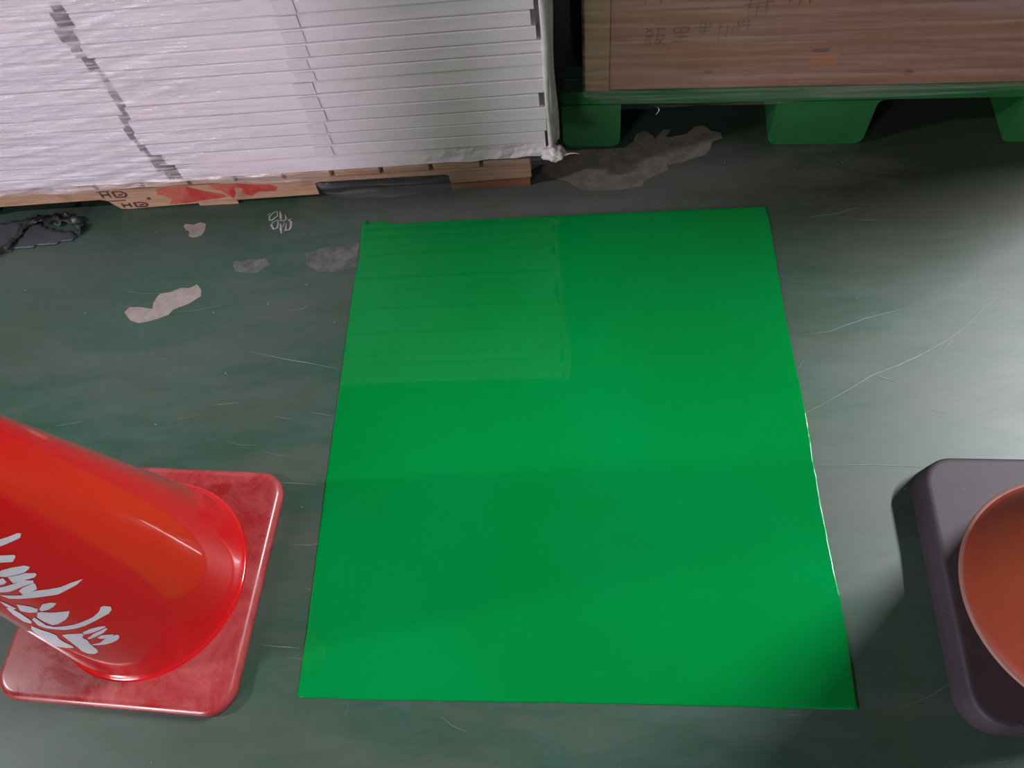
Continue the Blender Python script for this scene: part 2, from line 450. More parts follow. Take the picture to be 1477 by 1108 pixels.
M = dict(
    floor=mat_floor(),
    wall=mat_plain('grey_warehouse_panel', (0.22, 0.22, 0.22), 0.7, 0.08, 2),
    patch=mat_patch(),
    worn=mat_worn('bare_concrete', (0.165, 0.155, 0.130), (0.25, 0.23, 0.198)),
    worn_pink=mat_worn('pale_filler_spot', (0.27, 0.235, 0.215), (0.36, 0.305, 0.285)),
    worn_faint=mat_worn('scuffed_epoxy', (0.062, 0.085, 0.070), (0.150, 0.150, 0.138)),
    chalk=mat_plain('white_chalk', (0.42, 0.42, 0.42), 0.9, 0.2, 60),
    scratch=mat_plain('scratch', (0.175, 0.215, 0.19), 0.6, 0.1, 40),
    carton=mat_plain('white_carton', (0.82, 0.735, 0.815), 0.55, 0.05, 6, 0.05, (1, 1, 8)),
    carton2=mat_plain('white_carton_cooler', (0.78, 0.72, 0.80), 0.55, 0.05, 6, 0.05, (1, 1, 8)),
    tape=mat_plain('clear_tape', (0.77, 0.685, 0.762), 0.25, 0.03),
    void=mat_plain('carton_inside', (0.22, 0.19, 0.2), 0.8),
    wood=mat_wood(),
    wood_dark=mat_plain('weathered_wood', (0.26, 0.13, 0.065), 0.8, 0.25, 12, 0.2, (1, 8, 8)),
    redpaint=mat_worn('sprayed_red_paint', (0.40, 0.022, 0.02), (0.46, 0.11, 0.07), 0.6, 22),
    stamp=mat_plain('burnt_stamp', (0.085, 0.035, 0.03), 0.8, 0.2, 60),
    board=mat_board(),
    board_edge=mat_plain('edge_protector', (0.20, 0.125, 0.055), 0.6, 0.1, 8),
    ink=mat_plain('faded_ink', (0.115, 0.060, 0.035), 0.8, 0.2, 60),
    sticker=mat_plain('brown_sticker', (0.30, 0.11, 0.045), 0.5, 0.1, 30),
    green=mat_plain('green_pallet_plastic', (0.012, 0.098, 0.026), 0.42, 0.15, 8, 0.05),
    film=mat_film('clear_stretch_film', 0, 0.05, 0.80, 0.16, (0.84, 0.78, 0.85), (1.2, 1, 26), (-1.00, -0.60, 0.18)),
    film_b=mat_film('clear_stretch_film_over_box', 0, 0.02, 0.30, -0.05, (0.50, 0.42, 0.44), (0.8, 1, 20), gloss=0.02),
    knot=mat_plain('bunched_film', (0.74, 0.67, 0.70), 0.35, 0.15, 40, 0.3),
    red=mat_plain('glossy_red_plastic', (0.56, 0.007, 0.009), 0.16, 0.05, 3, 0.0, (1, 1, 1), 0.35, 0.9),
    redbase=mat_dusty_red(),
    white_ink=mat_plain('pale_lettering', (0.60, 0.60, 0.66), 0.4, 0.05),
    orange=mat_plain('faded_orange_plastic', (0.32, 0.050, 0.020), 0.5, 0.12, 5, 0.04),
    lip=mat_plain('lit_cone_lip', (0.34, 0.16, 0.13), 0.5, 0.1, 20),  # light caught on the rim is put into this paler colour
    rubber=mat_rubber(),
    blackfilm=mat_plain('black_plastic_film', (0.014, 0.018, 0.020), 0.42, 0.3, 30),
    greyfilm=mat_worn('bluish_grey_film', (0.030, 0.036, 0.048), (0.052, 0.058, 0.078), 0.45, 12),
    grit=mat_plain('grit', (0.35, 0.36, 0.32), 0.8, 0.4, 80),
)

# ------------------------------------------------------------------ floor
bm = box_bm(-9, 9, -6, 9, -0.1, 0.0)
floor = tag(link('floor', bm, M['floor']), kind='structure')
# the warehouse round the aisle, outside the picture
for nm, d in (('wall_left', (-9.1, -9, -6, 9, 0, 6.6)), ('wall_right', (9, 9.1, -6, 9, 0, 6.6)), ('wall_front', (-9.1, 9.1, 9, 9.1, 0, 6.6)), ('wall_back', (-9.1, 9.1, -6.1, -6, 0, 6.6)), ('ceiling', (-9.1, 9.1, -6.1, 9.1, 6.6, 6.7))):
    tag(link(nm, box_bm(*d), M['wall']), kind='structure')


def floor_mark(name, pts, mat, z=0.0006, step=0.02, amp=0.004, label=None):
    b = prism_bm(jag(pts, step, amp), 'z', z - 0.0005, z)
    o = link(name, b, mat, floor)
    if label:
        o['label'] = label
    return o


floor_mark('worn_patch', DATA['worn_big'], M['worn'], label='large patch of bare grey concrete in front of the green pallet')
floor_mark('worn_patch', DATA['worn_left'], M['worn_pink'], step=0.012, amp=0.002, label='pale pinkish boot-shaped patch left of the green rectangle')
floor_mark('worn_patch', DATA['worn_small'], M['worn_pink'], step=0.01, amp=0.003, label='small pale spot below the wooden pallet')
floor_mark('worn_patch', DATA['worn_faint'], M['worn_faint'], step=0.01, amp=0.006, label='faint grey scuffed patch')
floor_mark('worn_patch', DATA['worn_mid'], M['worn_faint'], step=0.01, amp=0.010, label='faint grey worn area at the corner of the green rectangle')
bm = bmesh.new()
for l in DATA['scrib']:
    ribbon_bm(l, 0.0062, 0.0008, bm)
link('chalk_scribble', bm, M['chalk'], floor)['label'] = 'white scribbled chalk mark'
for i, l in enumerate(DATA['scr']):
    link('scratch', ribbon_bm(l, 0.0022 if i < 6 else 0.0015, 0.0007), M['scratch'], floor)
rs = random.Random(3)
bm = bmesh.new()
for i in range(90):
    x = rs.uniform(-1.5, 1.5)
    y = rs.uniform(-0.1, 1.3)
    if -0.54 < x < 0.46 and 0.12 < y < 1.26:
        continue
    a = rs.gauss(-0.03, 0.22)
    L = rs.uniform(0.02, 0.14)
    ribbon_bm([(x, y), (x + L * 0.5 * math.cos(a), y + L * 0.5 * math.sin(a)), (x + L * math.cos(a + .1), y + L * math.sin(a + .1))], rs.uniform(0.0006, 0.0012), 0.0005, bm)
tag(link('fine_scratches', bm, M['scratch'], floor), kind='stuff')
bm = bmesh.new()
for i in range(60):
    x = rs.uniform(-1.4, 1.4)
    y = rs.uniform(0.0, 1.42)
    s = rs.uniform(0.0012, 0.003)
    m = Matrix.Translation((x, y, s * 0.5)) @ Matrix.Rotation(rs.uniform(0, 6), 4, 'Z') @ Matrix.Diagonal((s * 1.6, s, s * 0.7, 1))
    bmesh.ops.create_icosphere(bm, subdivisions=1, radius=0.5, matrix=m)
tag(link('grit', bm, M['grit'], floor), kind='stuff')

# freshly painted rectangle: a thick glossy coat with a rounded rim
pts = DATA['patch']
bm = bmesh.new()
cx = sum(p[0] for p in pts) / len(pts)
cy = sum(p[1] for p in pts) / len(pts)
fine = jag(pts, 0.012, 0.0012)
rings = []
for inset, z in ((0.0, 0.0004), (0.0003, 0.0014), (0.0010, 0.0022), (0.0024, 0.0028), (0.0045, 0.0031), (0.0075, 0.0032)):
    ring = []
    n = len(fine)
    for i in range(n):
        a = Vector(fine[i - 1])
        b = Vector(fine[(i + 1) % n])
        d = (b - a).normalized()
        nn = Vector((-d.y, d.x))
        p = Vector(fine[i])
        if nn.dot(Vector((cx, cy)) - p) < 0:
            nn = -nn
        q = p + nn * inset
        ring.append(bm.verts.new((q.x, q.y, z)))
    rings.append(ring)
for a, b in zip(rings, rings[1:]):
    for i in range(len(a)):
        bm.faces.new((a[i], a[(i + 1) % len(a)], b[(i + 1) % len(b)], b[i]))
bm.faces.new(rings[-1])
bmesh.ops.recalc_face_normals(bm, faces=list(bm.faces))
for f in bm.faces:
    if len(f.verts) > 4 and f.normal.z < 0:
        bmesh.ops.reverse_faces(bm, faces=list(bm.faces))
        break
bmesh.ops.triangulate(bm, faces=[f for f in bm.faces if len(f.verts) > 4])
patch = link('painted_rectangle', bm, M['patch'])
for p in patch.data.polygons:
    p.use_smooth = len(p.vertices) == 4
tag(patch, 'bright green glossy rectangle of fresh paint on the dull floor between two cones', 'floor paint')

# ------------------------------------------------------------------ wooden pallet under the white stack
FY = 1.345
wp = empty('wooden_pallet', (-1.03, FY, 0))
tag(wp, 'pale wooden pallet with red paint and a black stamp under the white cartons', 'pallet')
OX, OY = -1.03, FY


def shift(bm, dx, dy, dz=0):
    bmesh.ops.translate(bm, verts=list(bm.verts), vec=(dx, dy, dz))
    return bm


prof = [(-0.107, 0.072), (-0.107, 0.032), (-0.125, 0.018), (-0.300, 0.018), (-0.312, 0.030), (-0.312, 0.056), (-0.322, 0.060), (-0.642, 0.060), (-0.655, 0.056), (-0.655, 0.016),
        (-0.66, 0.014), (-1.170, 0.0145), (-1.195, 0.018), (-1.208, 0.022), (-1.216, 0.032), (-1.232, 0.040), (-1.535, 0.040), (-1.56, 0.015), (-1.95, 0.015), (-1.95, 0.072)]
prof = [(x, z) for x, z in prof]
prof2 = [(-0.107, 0.072), (-0.107, 0.018), (-0.300, 0.018), (-0.312, 0.030), (-0.312, 0.060), (-0.655, 0.060), (-0.655, 0.016), (-1.195, 0.016), (-1.232, 0.040), (-1.535, 0.040), (-1.56, 0.015), (-1.95, 0.015), (-1.95, 0.072)]
# the front stringer reaches the floor between its fork notches
front = []
for x, z in prof:
    front.append((x, z))
front = [(-0.107, 0.072), (-0.107, 0.0335), (-0.312, 0.0285), (-0.312, 0.056), (-0.322, 0.060), (-0.642, 0.060), (-0.655, 0.056), (-0.657, 0.0155),
         (-0.875, 0.0150), (-0.99, 0.0145), (-1.176, 0.0020), (-1.200, 0.0035), (-1.212, 0.018), (-1.222, 0.036), (-1.240, 0.0415), (-1.535, 0.036), (-1.56, 0.015), (-1.95, 0.015), (-1.95, 0.072)]
front = [(-0.107, 0.072), (-0.107, 0.0345), (-0.312, 0.0285), (-0.312, 0.056), (-0.322, 0.060), (-0.642, 0.060), (-0.655, 0.056), (-0.657, 0.0165),
         (-0.875, 0.0125), (-1.176, 0.0015), (-1.200, 0.0035), (-1.212, 0.018), (-1.222, 0.036), (-1.240, 0.0415), (-1.535, 0.036), (-1.56, 0.015), (-1.95, 0.015), (-1.95, 0.072)]
s = link('stringer', shift(prism_bm(front, 'y', FY, FY + 0.04), -OX, -OY), M['wood'], wp)
s['label'] = 'front stringer with fork notches, red paint and stamp'
stringer = s
for yy in (FY + 0.46, FY + 0.90):
    link('stringer', shift(prism_bm(prof2, 'y', yy, yy + 0.04), -OX, -OY), M['wood'], wp)
x = -0.107
k = 0
while x > -1.93:
    w = 0.115
    link('deck_board', shift(box_bm(x - w, x, FY + 0.004, FY + 0.95, 0.0722, 0.0915, 0.002), -OX, -OY), M['wood'], wp)
    x -= w + 0.010
# bottom boards, their ends seen under the stringer
link('bottom_board', shift(box_bm(-0.985, -0.878, FY - 0.002, FY + 0.95, 0.0, 0.0120, 0.001), -OX, -OY), M['wood'], wp)
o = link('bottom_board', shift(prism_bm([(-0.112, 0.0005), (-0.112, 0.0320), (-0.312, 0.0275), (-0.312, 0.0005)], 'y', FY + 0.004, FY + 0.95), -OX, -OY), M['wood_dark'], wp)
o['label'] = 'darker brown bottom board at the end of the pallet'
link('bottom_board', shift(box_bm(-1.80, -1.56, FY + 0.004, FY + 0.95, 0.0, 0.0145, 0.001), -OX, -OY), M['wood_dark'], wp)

# red paint and stamp, printed on the stringer face
def face_print(name, polys, y, mat, parent, off=(OX, OY)):
    bm = bmesh.new()
    for p in polys:
        prism_bm(p, 'y', y - 0.0004, y + 0.0002, bm)
    shift(bm, -off[0], -off[1])
    return link(name, bm, mat, parent)


R1 = [(-1.074, 0.066), (-1.055, 0.071), (-1.000, 0.0715), (-0.985, 0.071), (-0.975, 0.064), (-0.945, 0.050), (-0.905, 0.037), (-0.899, 0.026), (-0.93, 0.022), (-0.975, 0.017), (-1.02, 0.011), (-1.062, 0.012), (-1.050, 0.028), (-1.062, 0.042), (-1.078, 0.049), (-1.073, 0.057)]
R2 = [(-0.930, 0.0715), (-0.850, 0.0712), (-0.815, 0.064), (-0.770, 0.061), (-0.755, 0.050), (-0.765, 0.037), (-0.81, 0.038), (-0.835, 0.024), (-0.855, 0.036), (-0.848, 0.054), (-0.866, 0.058), (-0.872, 0.036), (-0.885, 0.018), (-0.897, 0.034), (-0.905, 0.050), (-0.922, 0.056)]
face_print('red_paint', [R1, R2], FY, M['redpaint'], stringer, (0, 0)).matrix_parent_inverse = Matrix.Identity(4)
for o in stringer.children:
    o.location = (-OX, -OY, 0)


def bar(x0, z0, x1, z1, w):
    d = Vector((x1 - x0, z1 - z0))
    d.normalize()
    n = Vector((-d.y, d.x)) * w / 2
    return [(x0 + n.x, z0 + n.y), (x1 + n.x, z1 + n.y), (x1 - n.x, z1 - n.y), (x0 - n.x, z0 - n.y)]


def stamp_row(x, z, h):
    """an H and a boxed D, black brand"""
    w = 0.0056
    L = []
    L += [bar(x, z, x, z + h, w), bar(x, z + h * .5, x + 0.020, z + h * .5, w), bar(x + 0.020, z, x + 0.020, z + h, w)]
    x2 = x + 0.034
    L += [bar(x2, z, x2, z + h, 0.007), bar(x2, z + h, x2 + .022, z + h, 0.004), bar(x2, z, x2 + .026, z, 0.005),
          bar(x2 + .022, z + h, x2 + .034, z + h * .5, 0.006), bar(x2 + .034, z + h * .5, x2 + .026, z, 0.006), bar(x2 + .010, z + h * .35, x2 + .024, z + h * .5, 0.005)]
    return L


st = stamp_row(-1.225, 0.0475, 0.020) + stamp_row(-1.190, 0.008, 0.016)
st += [bar(-1.232, 0.0700, -1.196, 0.0705, 0.003), bar(-1.222, 0.034, -1.172, 0.0345, 0.0035)]
o = face_print('black_stamp', st, FY, M['stamp'], stringer, (0, 0))
o.location = (-OX, -OY, 0)
o = face_print('knot', [[(-1.108 + .006 * math.cos(a), 0.036 + .005 * math.sin(a)) for a in [k * math.pi / 4 for k in range(8)]]], FY, M['stamp'], stringer, (0, 0))
o.location = (-OX, -OY, 0)

# ------------------------------------------------------------------ white flat cartons
ORD = ['lowest', 'second', 'third', 'fourth', 'fifth', 'sixth', 'seventh', 'eighth', 'ninth', 'tenth', 'eleventh', 'twelfth', 'thirteenth', 'fourteenth', 'fifteenth',
       'sixteenth', 'seventeenth', 'eighteenth', 'nineteenth', 'twentieth', 'twenty-first', 'twenty-second', 'twenty-third', 'twenty-fourth', 'twenty-fifth', 'twenty-sixth', 'twenty-seventh']


def carton_bm(x0, x1, y0, y1, z0, z1, r, wav, rough=0.0, seed=0):
    """Flat carton: long front face in many columns with rolled upper and lower edges."""
    bm = bmesh.new()
    nx = 60 if rough else 28
    prof = [(0.006, 0), (0.0016, r * .35), (0, r), (0, (z1 - z0) * .35), (0, (z1 - z0) * .65), (0, z1 - z0 - r), (0.0016, z1 - z0 - r * .35), (0.006, z1 - z0)]
    rows = []
    for i in range(nx + 1):
        x = x0 + (x1 - x0) * i / nx
        row = []
        for (dy, dz) in prof:
            t = dz / (z1 - z0)
            wy = wav * noise.noise(Vector((x * 3.1, seed * 5.7, t * 0.6)))
            wz = 0.0012 * noise.noise(Vector((x * 2.3, seed * 3.1 + 9, 0.4))) if 0.02 < t < 0.98 else 0.0
            if rough:
                k = max(0.0, min(1.0, (x - (x1 - 0.42)) / 0.42))
                c = noise.noise(Vector((x * 26, t * 2.2, 3.3)))
                wy += rough * k * (c * 0.9 + 0.35 * abs(noise.noise(Vector((x * 60, t * 4, 8))))) * (1 if t > 0.02 else 0.4)
                if t < 0.9:
                    wz += 0.012 * k * k * (1 - t) * (0.8 + noise.noise(Vector((x * 14, 2, 2))))
            ins = 0.0025 if (i == 0 or i == nx) and (dz == 0 or t == 1.0) else 0.0
            row.append(bm.verts.new((x + (ins if i == 0 else -ins), y0 + dy + wy + 0.0, z0 + dz + wz)))
        row.append(bm.verts.new((x, y1, z1)))
        row.append(bm.verts.new((x, y1, z0)))
        rows.append(row)
    m = len(rows[0])
    for a, b in zip(rows, rows[1:]):
        for j in range(m):
            bm.faces.new((a[j], b[j], b[(j + 1) % m], a[(j + 1) % m]))
    bm.faces.new(rows[0])
    bm.faces.new(list(reversed(rows[-1])))
    bmesh.ops.recalc_face_normals(bm, faces=list(bm.faces))
    return bm


right_seams = [0.092, 0.144, 0.179, 0.214, 0.250, 0.287, 0.325, 0.362, 0.392, 0.422, 0.456, 0.489, 0.523, 0.560]
right_l = [-0.985, -0.999, -1.022, -1.030, -1.024, -1.011, -1.003, -1.000, -1.000, -1.002, -1.013, -1.007, -0.993, -0.991]
right_r = [-0.066, -0.066, -0.061, -0.060, -0.073, -0.060, -0.058, -0.056, -0.057, -0.068, -0.077, -0.069, -0.064, -0.062]
left_seams = [0.092, 0.125, 0.159, 0.194, 0.231, 0.268, 0.304, 0.344, 0.383, 0.424, 0.460, 0.497, 0.530, 0.565]
left_r = [-1.022, -1.036, -1.035, -1.040, -1.046, -1.038, -1.024, -1.020, -1.016, -1.030, -1.036, -1.046, -1.030, -1.016]
rc = random.Random(11)
while right_seams[-1] < 1.02:
    right_seams.append(right_seams[-1] + rc.uniform(0.034, 0.038))
    right_l.append(-1.0 + rc.uniform(-.015, .012))
    right_r.append(-0.062 + rc.uniform(-.01, .006))
while left_seams[-1] < 1.02:
    left_seams.append(left_seams[-1] + rc.uniform(0.034, 0.038))
    left_r.append(-1.032 + rc.uniform(-.012, .012))

for side, seams, xl, xr in (('right', right_seams, right_l, right_r), ('left', left_seams, None, left_r)):
    for i in range(len(seams) - 1):
        z0, z1 = seams[i], seams[i + 1]
        a = xl[i] if xl else -2.02 + rc.uniform(-.01, .01)
        b = xr[i]
        y = FY + rc.uniform(-0.0015, 0.0035)
        rough = 0.010 if (side == 'right' and i == 0) else 0.0
        r = rc.choice((0.0022, 0.0028, 0.0034))
        bmc = carton_bm(a, b, y + (0.004 if rough else 0), FY + 0.93, z0, z1 - 0.0006, r, 0.0013, rough, seed=i + (40 if xl is None else 0))
        shift(bmc, -(a + b) / 2, -y, -z0)
        o = link('flat_carton', bmc, M['carton' if rc.random() < 0.6 else 'carton2'])
        o.location = ((a + b) / 2, y, z0)
        what = 'crumpled white flat carton' if rough else 'white flat carton'
        if i == 0:
            lab = '%s, lowest in the %s column of the stack, on the wooden pallet' % (what, side)
        else:
            lab = '%s, %s from the bottom in the %s column of the film-wrapped stack' % (what, ORD[i], side)
        tag(o, lab, 'carton', 'white cartons in the %s column' % side)
        if side == 'right' and z0 > 0.12 and z1 < 0.62:
            # strip of tape closing the carton front
            tx = -0.60 + rc.uniform(-.006, .006) + (z0 - .14) * 0.12
            bt = prism_bm([(tx - .022, z0 + .003), (tx + .022, z0 + .003), (tx + .022, z1 - .004), (tx - .022, z1 - .004)], 'y', y - 0.0019, y - 0.0014)
            shift(bt, -(a + b) / 2, -y, -z0)
            link('tape', bt, M['tape'], o)

# ------------------------------------------------------------------ stretch film round the white stack
def interp(tab, x):
    if x <= tab[0][0]:
        return tab[0][1]
    for (a, fa), (b, fb) in zip(tab, tab[1:]):
        if x <= b:
            return fa + (fb - fa) * (x - a) / (b - a)
    return tab[-1][1]


low = [(-2.03, 0.080), (-1.489, 0.083), (-1.299, 0.081), (-1.013, 0.091), (-0.745, 0.079), (-0.654, 0.076), (-0.632, 0.020), (-0.555, 0.006), (-0.446, 0.004), (-0.336, 0.012), (-0.225, 0.030), (-0.117, 0.062), (-0.060, 0.095), (-0.04, 0.105)]
bm = bmesh.new()
path = []
nx = 260
for i in range(nx + 1):
    x = -2.03 + (2.03 - 0.052) * i / nx
    path.append((x, FY - 0.0090, 0))
for a in range(1, 6):
    t = math.radians(90 * a / 6)
    path.append((-0.052 + 0.010 * math.sin(t), FY - 0.0075 + 0.010 * (1 - math.cos(t)), a / 6))
for k in range(1, 14):
    path.append((-0.042, FY + 0.0025 + 0.95 * k / 13, 1))
nz = 240
rows = []
for i, (x, y, s) in enumerate(path):
    zl = interp(low, x) if s == 0 else 0.100
    zl += 0.003 * noise.noise(Vector((x * 22, y * 9, 0)))
    row = []
    for j in range(nz + 1):
        t = j / nz
        z = zl + (1.045 - zl) * t ** 1.15
        # long diagonal stretch wrinkles, strongest at the left
        L = max(0.0, min(1.0, (-0.72 - x) / 0.35)) if s == 0 else 0.6
        u = z - 0.18 * (x + 1.0) - (0.10 * max(0, x + 1.2))
        w = noise.noise(Vector((x * 2.2, u * 42, 4.0))) + 0.6 * noise.noise(Vector((x * 4.0, u * 95, 7.0)))
        amp = 0.0004 + 0.0042 * L
        hang = 0.0
        if z < 0.105:
            hang = 0.004 * noise.noise(Vector((x * 16, z * 30, 1))) - 0.002
        d = amp * w + hang
        if s == 0:
            row.append(bm.verts.new((x, min(y + d, FY - 0.0035), z)))
        else:
            row.append(bm.verts.new((x + abs(d) * 1.6, y, z)))
    rows.append(row)
for a, b in zip(rows, rows[1:]):
    for j in range(nz):
        bm.faces.new((a[j], b[j], b[j + 1], a[j + 1]))
film = link('stretch_film', bm, M['film'], smooth=True)
tag(film, 'clear wrinkled stretch film wrapped round the stack of white cartons', 'film')
# bunched film along the corner of the stack, with the twisted end at its foot
bm = bmesh.new()
rn = random.Random(5)
seg = 10
for strand in range(5):
    prev = None
    n = 46
    for i in range(n + 1):
        t = i / n
        z = 0.112 + 0.92 * t
        ph = strand * 1.3
        cxs = -0.0475 + 0.0035 * math.sin(3.1 * z * 6 + ph) * 0.5 + 0.0035 * (strand - 2)
        cys = FY + 0.004 + strand * 0.011 + 0.002 * math.sin(9 * z + ph)
        rr = 0.0072 + 0.0012 * math.sin(20 * z + ph * 2)
        ring = [bm.verts.new((cxs + rr * math.cos(2 * math.pi * k / seg) * 0.8, cys + rr * math.sin(2 * math.pi * k / seg), z)) for k in range(seg)]
        if prev:
            for k in range(seg):
                bm.faces.new((prev[k], prev[(k + 1) % seg], ring[(k + 1) % seg], ring[k]))
        prev = ring
bmesh.ops.recalc_face_normals(bm, faces=list(bm.faces))
o = link('corner_bunch', bm, M['knot'], film, smooth=True)
o['label'] = 'whitish bunched film down the corner of the stack'
bm = bmesh.new()
bmesh.ops.create_icosphere(bm, subdivisions=4, radius=1.0)
for v in bm.verts:
    n_ = v.co.normalized()
    k = 1 + 0.35 * noise.noise(n_ * 2.2) + 0.18 * noise.noise(n_ * 6)
    v.co = Vector((n_.x * 0.030 * k, n_.y * 0.020 * k, n_.z * 0.017 * k))
    if v.co.x > 0.014:
        q = (v.co.x - 0.014) / 0.02
        v.co.y *= max(0.25, 1 - q)
        v.co.z *= max(0.25, 1 - q)
        v.co.z -= 0.006 * q
bmesh.ops.translate(bm, verts=list(bm.verts), vec=(-0.045, FY - 0.006, 0.116))
o = link('twisted_end', bm, M['knot'], film, smooth=True)
o['label'] = 'twisted white knot of film sticking out at the foot of the corner'
bm = bmesh.new()
prev = None
for i in range(9):
    t = i / 8
    c = Vector((-0.022 + 0.034 * t, FY - 0.01, 0.112 + 0.004 * math.sin(3 * t)))
    rr = 0.0022 * (1 - t) + 0.0006
    ring = [bm.verts.new((c.x, c.y + rr * math.cos(k * math.pi / 3), c.z + rr * math.sin(k * math.pi / 3))) for k in range(6)]
    if prev:
        for k in range(6):
            bm.faces.new((prev[k], prev[(k + 1) % 6], ring[(k + 1) % 6], ring[k]))
    prev = ring
link('loose_thread', bm, M['knot'], film, smooth=True)

# ------------------------------------------------------------------ green plastic pallet
GY = math.atan(-0.068)
gp = empty('plastic_pallet', (0.0, 1.472, 0), GY)
tag(gp, 'green plastic pallet with block feet under the brown box', 'pallet')
# local frame: x along the front, y into the pallet
bm = box_bm(0.040, 1.43, 0.0, 1.0, 0.134, 0.175, 0.006, 3)
box_bm(-0.028, 0.046, 0.0003, 0.05, 0.1345, 0.1745, 0.006, 3, bm)
link('deck', bm, M['green'], gp, smooth=False)


def foot_bm(x0, x1, y0, y1, flare_l=True, flare_r=True, r=0.022):
    h = 0.134
    p = []
    seg = 5
    # rounded lower corners
    for k in range(seg + 1):
        a = math.radians(180 + 90 * k / seg)
        p.append((x0 + r + r * math.cos(a), r + r * math.sin(a)))
    for k in range(seg + 1):
        a = math.radians(270 + 90 * k / seg)
        p.append((x1 - r + r * math.cos(a), r + r * math.sin(a)))
    q = 0.014
    if flare_r:
        for k in range(seg + 1):
            a = math.radians(180 - 90 * k / seg)
            p.append((x1 + q + q * math.cos(a), h - q + q * math.sin(a)))
    else:
        p.append((x1, h))
    if flare_l:
        for k in range(seg + 1):
            a = math.radians(90 - 90 * k / seg)
            p.append((x0 - q + q * math.cos(a), h - q + q * math.sin(a)))
    else:
        p.append((x0, h))
    b = prism_bm(p, 'y', y0, y1)
    return b


for row, y0 in enumerate((0.0015, 0.43, 0.855)):
    for (a, b, fl, fr) in ((-0.027, 0.118, False, False), (0.484, 0.712, False, True), (1.03, 1.428, True, False)):
        link('foot', foot_bm(a, b, y0, y0 + 0.14, fl, fr), M['green'], gp)

# ------------------------------------------------------------------ brown carton on the green pallet
bx = empty('cardboard_box', (0.0, 1.472, 0.1755), GY)
tag(bx, 'large brown cardboard box with faded ink writing on the green pallet', 'box')
X0, X1, ZB = 0.036, 1.42, 1.00
link('body', box_bm(X0, X1, 0.004, 0.95, 0.0, ZB, 0.004, 2), M['board'], bx)
link('top_flap', box_bm(X0 + .004, X1 - .004, 0.008, 0.473, ZB + .0005, ZB + 0.005), M['board'], bx)
link('top_flap', box_bm(X0 + .004, X1 - .004, 0.477, 0.946, ZB + .0005, ZB + 0.005), M['board'], bx)
bm = bmesh.new()
box_bm(X0 - .003, X0 + 0.052, 0.0000, 0.0038, 0.002, ZB, 0.0008, 1, bm)
box_bm(X0 - .004, X0 - .0004, 0.0000, 0.055, 0.002, ZB, 0.0008, 1, bm)
link('corner_guard', bm, M['board_edge'], bx)['label'] = 'darker vertical edge strip at the left corner'


def ink(lines, w, name='ink_writing'):
    bm = bmesh.new()
    for (a, b, c, d) in lines:
        prism_bm(bar(a, b, c, d, w), 'y', 0.0034, 0.0041, bm)
    return link(name, bm, M['ink'], bx)


def glyph(x, z, s, strokes, w=0.0028):
    return [(x + a * s, z + b * s, x + c * s, z + d * s) for a, b, c, d in strokes]


L = []
# first character, two crosses over a legged box
L += glyph(0.165, 0.120, 0.046, [(0, 1, .35, .72), (.35, 1, 0, .72), (.05, .6, .05, 0), (.05, .5, .4, .62), (.25, .62, .2, 0), (.45, .95, .95, .95), (.62, .95, .5, .05), (.55, .55, .9, .6), (.9, .6, .6, .05), (.6, .35, .95, .02)])
L += glyph(0.226, 0.130, 0.036, [(0, .95, .85, .98), (.85, .98, .8, .55), (0, .6, .8, .62), (.42, .95, .42, 0), (0, 0, .85, .03), (0, .95, 0, .6), (.1, .3, .75, .32)])
L += glyph(0.275, 0.138, 0.036, [(0, .7, .9, .75), (.45, 1, .45, .1), (.1, .45, .8, .47), (.15, 1, .2, .8), (.75, 1, .7, .8)])
L += glyph(0.318, 0.128, 0.046, [(.1, 1, .1, 0), (0, .8, .3, .8), (.45, .9, .45, .1), (.7, .9, .7, .35), (.45, .6, 1, .65)])
L += glyph(0.360, 0.150, 0.030, [(0, .9, 0, .1), (.35, 1, .2, .4), (.7, 1, .7, .1), (0, .5, .9, .55)])
ink(L, 0.0034)
L = []
L += glyph(0.160, 0.222, 0.06, [(0, 0, .12, 1), (.12, 1, .3, .2), (.3, .2, .45, 1), (.45, 1, .55, 0)])
ink(L, 0.0040)
L = []
L += glyph(0.365, 0.184, 0.050, [(0, .6, 1.2, .7), (.25, 1, .2, .1), (.55, .7, .55, .05), (.9, .9, .95, .1), (.2, .3, 1.1, .3)])
L += glyph(0.440, 0.205, 0.045, [(0, .6, 1.4, .6), (.35, 1, .35, .2), (.8, .6, .8, .1), (1.2, .9, 1.25, .15)])
ink(L, 0.0032)
for (x, z, w, h) in ((0.548, 0.098, 0.040, 0.012), (0.752, 0.033, 0.020, 0.016), (0.312, 0.047, 0.018, 0.010)):
    p = [(x + w / 2 * math.cos(a), z + h / 2 * math.sin(a)) for a in [k * math.pi / 6 for k in range(12)]]
    link('hole', prism_bm(p, 'y', 0.0030, 0.0040), M['ink'], bx)
link('sticker', prism_bm([(0.532, 0.060), (0.590, 0.060), (0.590, 0.090), (0.532, 0.090)], 'y', 0.0034, 0.0039), M['sticker'], bx)

